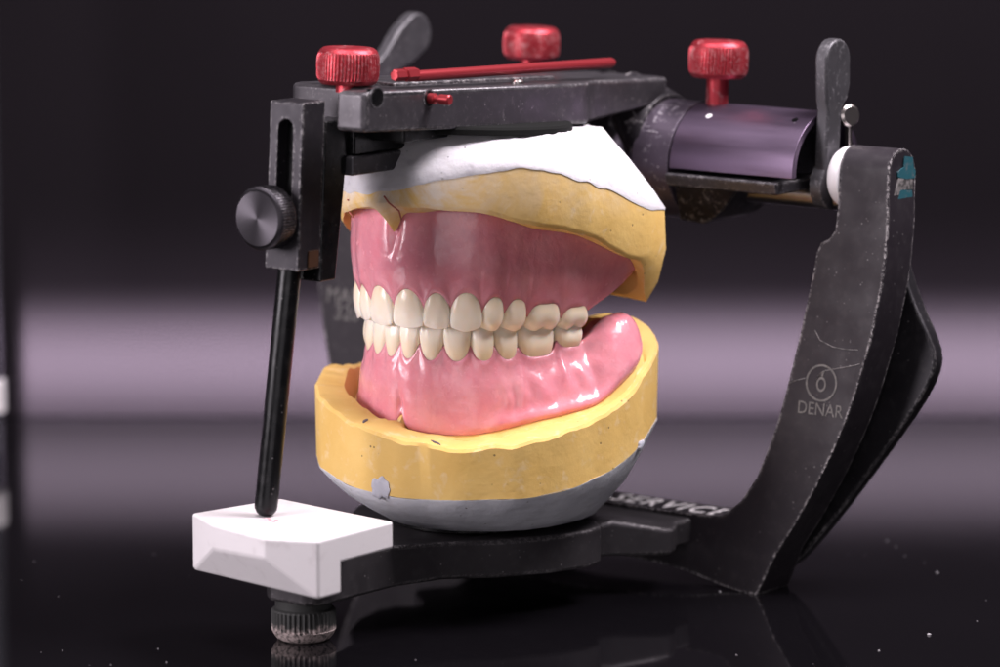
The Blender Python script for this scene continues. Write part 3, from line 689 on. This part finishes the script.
# ------------------------------------------------------------------ casts
CC = V((0, -65, 0))
def polar(psi, R): return V((R*sin(psi), CC.y-R*cos(psi), 0))
def gum_polar(g, ob):
    tab = []
    for i in range(400):
        q = lerp(-g.qend+.05, g.qend-.05, i/399); c_, t_, n_ = g.arch.frame(q); e = max(0, (abs(q)-(g.qend-1.0))/1.0); sc = sqrt(max(.0004, 1-e*e))
        p_ = c_+n_*(-3+(ob(q)+3)*sc); psi = atan2(p_.x, -(p_.y-CC.y)); tab.append((psi, hypot(p_.x, p_.y-CC.y), g.zb(q)))
    tab.sort(); lo, hi = tab[0], tab[-1]
    tab = [(-pi, 22, lo[2]), (-2.75, 24, lo[2])]+tab+[(2.75, 24, hi[2]), (pi, 22, hi[2])]
    return [(a, b) for a, b, c_ in tab], [(a, c_) for a, b, c_ in tab]
def outline(ctrl):                            # straight trimmed facets between control directions
    pts = [(radians(a), polar(radians(a), R)) for a, R in ctrl]
    def f(psi):
        d_ = polar(psi, 1)-CC; d_.z = 0
        for (a, p), (b, q) in zip(pts, pts[1:]):
            if a <= psi <= b+1e-6:
                e = q-p; den = d_.x*e.y-d_.y*e.x; w = p-CC
                return (w.x*e.y-w.y*e.x)/den
        return hypot(pts[-1][1].x-CC.x, pts[-1][1].y-CC.y)
    return f
NP = 220
PS = [-pi+2*pi*i/NP for i in range(NP)]
def smoothf(f, w=.05): return lambda p: (f(max(-pi, min(pi, p-w)))+2*f(p)+f(max(-pi, min(pi, p+w))))/4
# upper cast
Ru = smoothf(outline([(-180, 30), (-150, 38), (-128, 46), (-105, 40.5), (-85, 38.5), (-65, 35), (-45, 34.6), (-22, 38.5), (0, 41.5), (20, 42), (42, 41), (62, 40), (85, 38.8), (105, 41), (120, 46), (129, 48.6), (136, 48), (150, 38), (180, 30)]))
def zpsi(rows, Rf, k=1.0):
    out = []
    for a, py in rows:
        p_ = polar(radians(a), Rf(radians(a))*k); out.append((radians(a), zat(p_.x, p_.y, py)))
    return out
ue = zpsi([(-52, 222), (-25, 213), (-8, 208), (8, 208), (22, 209), (42, 215), (60, 226), (78, 233), (92, 242), (105, 256), (115, 263)], Ru)
zl = lambda a: (lambda p_: zat(p_.x, p_.y, a[1]))(polar(radians(a[0]), 45))
ue += [(radians(122), zl((122, 284))), (radians(131), zl((131, 301))), (radians(140), zl((140, 296))), (radians(180), zl((160, 270)))]
ue = [(-pi, ue[-1][1]), (radians(-131), ue[-3][1]), (radians(-115), ue[-5][1]), (radians(-90), ue[-6][1])]+ue
ub = zpsi([(-60, 187), (-40, 188), (-10, 189), (6, 188), (18, 183), (30, 175), (40, 169), (50, 166), (62, 168), (78, 176), (95, 188), (110, 199), (128, 208)], Ru)
ub = [(-pi, ub[-1][1]), (radians(-90), ub[0][1])]+ub+[(pi, ub[-1][1])]
gRt, gZt = gum_polar(GU, uob)
mb = MB(); loops = [[] for _ in range(10)]
for psi in PS:
    dv = polar(psi, 1)-CC; R = Ru(psi)+.25*nz(dv, 6, 3); ze = stable(ue, psi)+.5*nz(dv, 7, 1); zb = stable(ub, psi)
    gr, gz = table(gRt, psi), table(gZt, psi)
    heel = sstep(radians(112), radians(128), abs(psi))
    Re = R-.7-4.2*heel; gr = min(gr, Re-2.0)
    rows = [(gr*.5, gz+4), (gr-2.5, gz+2.5), (gr-.6, gz+.3), (gr+.25, min(gz-.6, ze+1.5) if heel < .5 else ze+2), (lerp(gr+.3, Re, .55), lerp(gz-1.0, ze, .6) if heel < .5 else ze+.6), (Re, ze), (lerp(Re, R, .6), ze+.6+4.5*heel), (R, ze+1.3+12*heel), (R*.99, zb), (R*.84, zb+.15)]
    for l, (r_, z) in zip(loops, rows): l.append(polar(psi, r_)+V((0, 0, z)))
mb.loft(loops)
uc = thing('upper_cast', (0, -65, 100), 'yellow stone upper cast with white plaster top hanging under the black upper frame', 'dental cast')
mb.build('stone_cast', M_YEL, uc, smooth=28)
mb = MB(); loops = [[] for _ in range(9)]
def topR(psi): return stable([(-pi, 30), (-1.6, 30), (-.9, 27), (0, 29), (.9, 30), (1.6, 30), (2.25, 32), (pi, 30)], psi)
for psi in PS:
    dv = polar(psi, 1)-CC; R = Ru(psi)+.25*nz(dv, 6, 3)+.12; zb = stable(ub, psi)+min(0, 1.2*nz(dv, 2.6, 5)+.7*nz(dv, 9, 2)-.5)-.2; rt = topR(psi)
    ztp = zu(polar(psi, rt).y)-11.2+.7*nz(dv, 6, 31)+.35*nz(dv, 13, 33)
    rows = [(R*.99-1.5, zb+.4), (R*.99+.06, zb), (R*.99+.08, -.3+max(zb+.4, stable(ub, psi)+.35))]
    for k in range(1, 6):
        v = k/5; rr = lerp(R*.985, rt, v)+(1.6 if psi < 1.2 else .4)*sin(pi*v)+.5*nz(dv*(1+v), 3.2, 8); rows.append((rr, lerp(max(zb+1, stable(ub, psi)+.5), ztp, v**.95)))
    rows.append((rt*.6, ztp))
    for l, (r_, z) in zip(loops, rows): l.append(polar(psi, r_)+V((0, 0, z)))
mb.loft(loops); mb.build('mounting_plaster', M_PLAS, uc, smooth=40)
# red pencil lines on the front of the upper cast
mb = MB()
def cast_line(Rf, zf, pts, rad=.16):
    for a, b in pts: pass
def upt(psi, z): return polar(psi, Ru(psi)+.28+.25*nz(polar(psi, 1)-CC, 6, 3)-.0)+V((0, 0, z))
for pts in ([(385, 196), (392, 203), (400, 211), (404, 220)], [(346, 197), (351, 200)], [(352, 212), (356, 217)]):
    w = []
    for px, py in pts:
        best = min(((psi, z) for psi in [radians(-70+i) for i in range(120)] for z in (0,)), key=lambda c_: abs((on(px, py, polar(c_[0], Ru(c_[0])), cd)-polar(c_[0], Ru(c_[0]))).dot(cr)))
        p_ = polar(best[0], Ru(best[0])+.15); w.append(V((p_.x, p_.y, zat(p_.x, p_.y, py))))
    mb.tube(w, [.22]*len(w), 8)
mb.build('pencil_line', M_REDPEN, uc, smooth=180)

# lower cast
Rl = smoothf(outline([(-180, 32), (-150, 40), (-128, 45.5), (-105, 43), (-85, 40.5), (-66, 41), (-45, 41.4), (-25, 44.5), (-5, 46), (14, 47), (32, 47), (52, 46), (70, 43.5), (90, 42), (110, 43.5), (128, 47), (140, 45.5), (155, 37), (180, 32)]))
le = zpsi([(-70, 366), (-52, 378), (-38, 387), (-22, 401), (-5, 421), (10, 436), (25, 446), (40, 447), (55, 442), (70, 430), (85, 417), (98, 403), (110, 382), (120, 362), (128, 345), (138, 327), (148, 313)], Rl)
le = [(-pi, le[-1][1]-4), (radians(-140), le[-1][1]), (radians(-120), le[-4][1]), (radians(-95), le[0][1]-1)]+le+[(radians(160), le[-1][1]-2), (pi, le[-1][1]-4)]
lb = zpsi([(-66, 446), (-52, 452), (-38, 458), (-22, 470), (-10, 482), (0, 490), (12, 497), (24, 500), (40, 500), (60, 496), (80, 482), (100, 462), (115, 440), (128, 418)], Rl)
lb = [(-pi, lb[-1][1]), (radians(-100), lb[0][1])]+lb+[(pi, lb[-1][1])]
gRt, gZt = gum_polar(GL, lob)
mb = MB(); loops = [[] for _ in range(10)]
rim = []
for psi in PS:
    dv = polar(psi, 1)-CC; R = Rl(psi)+.3*nz(dv, 6, 13); ze = stable(le, psi)+.7*nz(dv, 6.5, 11)+.35*nz(dv, 17, 4); zb = stable(lb, psi)
    gr, gz = table(gRt, psi), table(gZt, psi); gr = min(gr, R-2.2)
    Rin = R-.6+.45*nz(dv, 9, 21)
    rows = [(gr*.5, gz-4), (gr-2.5, gz-2.5), (gr-.6, gz-.6), (gr+.6, min(gz-.3, ze-.6)), (lerp(gr+.4, Rin, .28), min(lerp(gz+.2, ze, .9), ze-.1)), (Rin-1.2, ze+.1), (Rin, ze-.1), (R, ze-.9), (R*.99+.1, zb), (R*.84, zb-.5)]
    rim.append((psi, Rin-.2, ze))
    for l, (r_, z) in zip(loops, rows): l.append(polar(psi, r_)+V((0, 0, z)))
mb.loft(loops)
lc = thing('lower_cast', (0, -65, 22), 'yellow stone lower cast on tapered grey plaster resting on the black base', 'dental cast')
mb.build('stone_cast', M_YEL, lc, smooth=28)
def botR(psi): return stable([(-pi, 26), (-1.6, 24), (-.9, 23.5), (0, 26.5), (.9, 28.5), (1.6, 29), (2.25, 30.5), (pi, 26)], psi)
mb = MB(); loops = [[] for _ in range(8)]
for psi in PS:
    dv = polar(psi, 1)-CC; R = Rl(psi); zb = stable(lb, psi)+.5*nz(dv, 3, 7)+.25*nz(dv, 12, 7); rb = botR(psi)
    rows = [(R*.99-1.5, zb-.3), (R*.99+.15, zb), (R*.985+.25, zb-.5)]
    for k in range(1, 5):
        v = k/4; rows.append((lerp(R*.98, rb, v)+2.2*sin(pi*v)+.45*nz(dv*(1+v), 3, 4), lerp(zb-1, 21.9, v**1.05)))
    rows.append((rb*.6, 21.8))
    for l, (r_, z) in zip(loops, rows): l.append(polar(psi, r_)+V((0, 0, z)))
mb.loft(loops); mb.build('mounting_plaster', M_GPLAS, lc, smooth=40)
# pencil ticks on the land and plaster splashes on the wall of the lower cast
def near(px, Rf, lo=-80, hi=140):
    return min([radians(lo+i*.5) for i in range((hi-lo)*2)], key=lambda a: abs((V((0, 0, 0))+polar(a, Rf(a))-CAM).dot(cr)/((polar(a, Rf(a))-CAM).dot(cd))-(px-500)/F))
mb = MB()
def at_rim(psi, dr, dz=.0):
    r_ = table([(a, b) for a, b, c_ in rim], psi); z = table([(a, c_) for a, b, c_ in rim], psi); return polar(psi, r_+dr)+V((0, 0, z+dz))
for px, dr0, dr1, sk in ((357, -4.6, -.8, .05), (434, -3.4, -.6, .07)):
    a = near(px, Rl); w = [at_rim(a+sk*(k/4-.5), lerp(dr0, dr1, k/4), .12) for k in range(5)]; mb.tube(w, [.12, .36, .42, .4, .12], 8)
mb.build('pencil_tick', M_PENCIL, lc, smooth=180)
for px, py, sx_, sz_ in ((380, 488, 2.9, 2.9), (638, 445, 2.0, 1.4)):
    mb = MB(); a = near(px, Rl, -80, 100) if px < 600 else radians(112)
    p_ = polar(a, Rl(a)); z0 = zat(p_.x, p_.y, py); loops = []
    for rr, ht in ((1, -.2), (.97, .12), (.7, .3), (.3, .36)):
        lp = []
        for i in range(40):
            b = 2*pi*i/40; jt = 1+.4*nz((cos(b)*1.3, sin(b)*1.3, px), 1.3, 1)+.08*nz((cos(b)*4, sin(b)*4, px), 1.3, 1); da = sx_*rr*jt*cos(b)/Rl(a)
            z = z0+sz_*rr*jt*sin(b); v = max(0, (stable(lb, a+da)-z)); lp.append(polar(a+da, Rl(a+da)*.997+ht-v*.12)+V((0, 0, z)))
        loops.append(lp)
    mb.loft(loops); mb.build('plaster_splash', M_SPLASH, lc, smooth=60)

# ------------------------------------------------------------------ loose things: pole at the left edge, dust
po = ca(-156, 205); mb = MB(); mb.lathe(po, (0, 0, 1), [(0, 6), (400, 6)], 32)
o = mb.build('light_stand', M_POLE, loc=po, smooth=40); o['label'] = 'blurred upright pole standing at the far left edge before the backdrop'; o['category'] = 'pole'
mb = MB(); mb.lathe(po+V((0, 0, 12)), (0, 0, 1), [(0, 6.02), (.5, 6.8), (10, 6.8), (10.5, 6.02)], 32); mb.build('glint_band', M_WHITE, o, smooth=40)  # added white band, stands in for the light reflected on the metal pole
mb = MB()
for i in range(70):
    p_ = ca(random.uniform(-150, 150), random.uniform(-190, 60)); s_ = random.choice((.08, .1, .12, .15, .2)); 
    if (p_-V((0, -70, 0))).length < 70: continue
    mb.lathe(p_, (random.uniform(-.3, .3), random.uniform(-.3, .3), 1), [(-.02, s_*.7), (s_*.4, s_), (s_*.9, s_*.4)], 7)
for px, py, s_ in ((929, 635, .55), (937, 573, .4), (879, 651, .3), (887, 541, .22), (896, 547, .18), (905, 556, .2), (720, 592, .35)):
    mb.lathe(onZ(px, py, 0), (.1, 0, 1), [(-.02, s_*.8), (s_*.4, s_), (s_*.8, s_*.4)], 9)
o = mb.build('dust', M_DUST, smooth=180); o['kind'] = 'stuff'; o['label'] = 'white dust specks scattered over the glossy black table'; o['category'] = 'dust'

# ------------------------------------------------------------------ light
W = bpy.data.worlds.new('World'); SC.world = W; W.use_nodes = True
W.node_tree.nodes['Background'].inputs[0].default_value = (.9, .8, 1, 1); W.node_tree.nodes['Background'].inputs[1].default_value = .02
def area(name, loc, aim, sx, sy, power, col, spread=180):
    l = bpy.data.lights.new(name, 'AREA'); l.shape = 'RECTANGLE'; l.size = sx*S; l.size_y = sy*S; l.energy = power; l.color = col; l.spread = radians(spread)
    o = bpy.data.objects.new(name, l); COL.objects.link(o); o.location = V(loc)*S
    o.rotation_euler = (V(aim)-V(loc)).to_track_quat('-Z', 'Y').to_euler(); return o
obj_c = V((5, -70, 80))
area('softbox', ca(290, -40, 560), obj_c, 260, 240, 7.4, (1, .93, .97))
area('top_box', ca(-150, -120, 640), obj_c, 300, 260, 3.0, (1, .93, .97))
area('fill_box', ca(-600, -300, 240), obj_c, 300, 300, 5.0, (1, .92, .97))
area('front_box', ca(-60, -900, 160), obj_c, 620, 320, 1.1, (1, .93, .97))
area('background_light', ca(0, 125, 400), ca(0, WALL, 17.5), 1500, 4, 4.6, (1, .91, .985), 2.2)
area('background_glow', ca(0, 125, 400), ca(0, WALL, 8), 1500, 20, 1.0, (1, .88, 1), 4)  # unseen second lamp, added to soften the edges of the lit band
SC.view_settings.view_transform = 'Standard'; SC.view_settings.look = 'None'; SC.view_settings.exposure = 0; SC.view_settings.gamma = 1
SC.render.engine = 'CYCLES'; SC.cycles.use_denoising = True
SC.cycles.max_bounces = 8
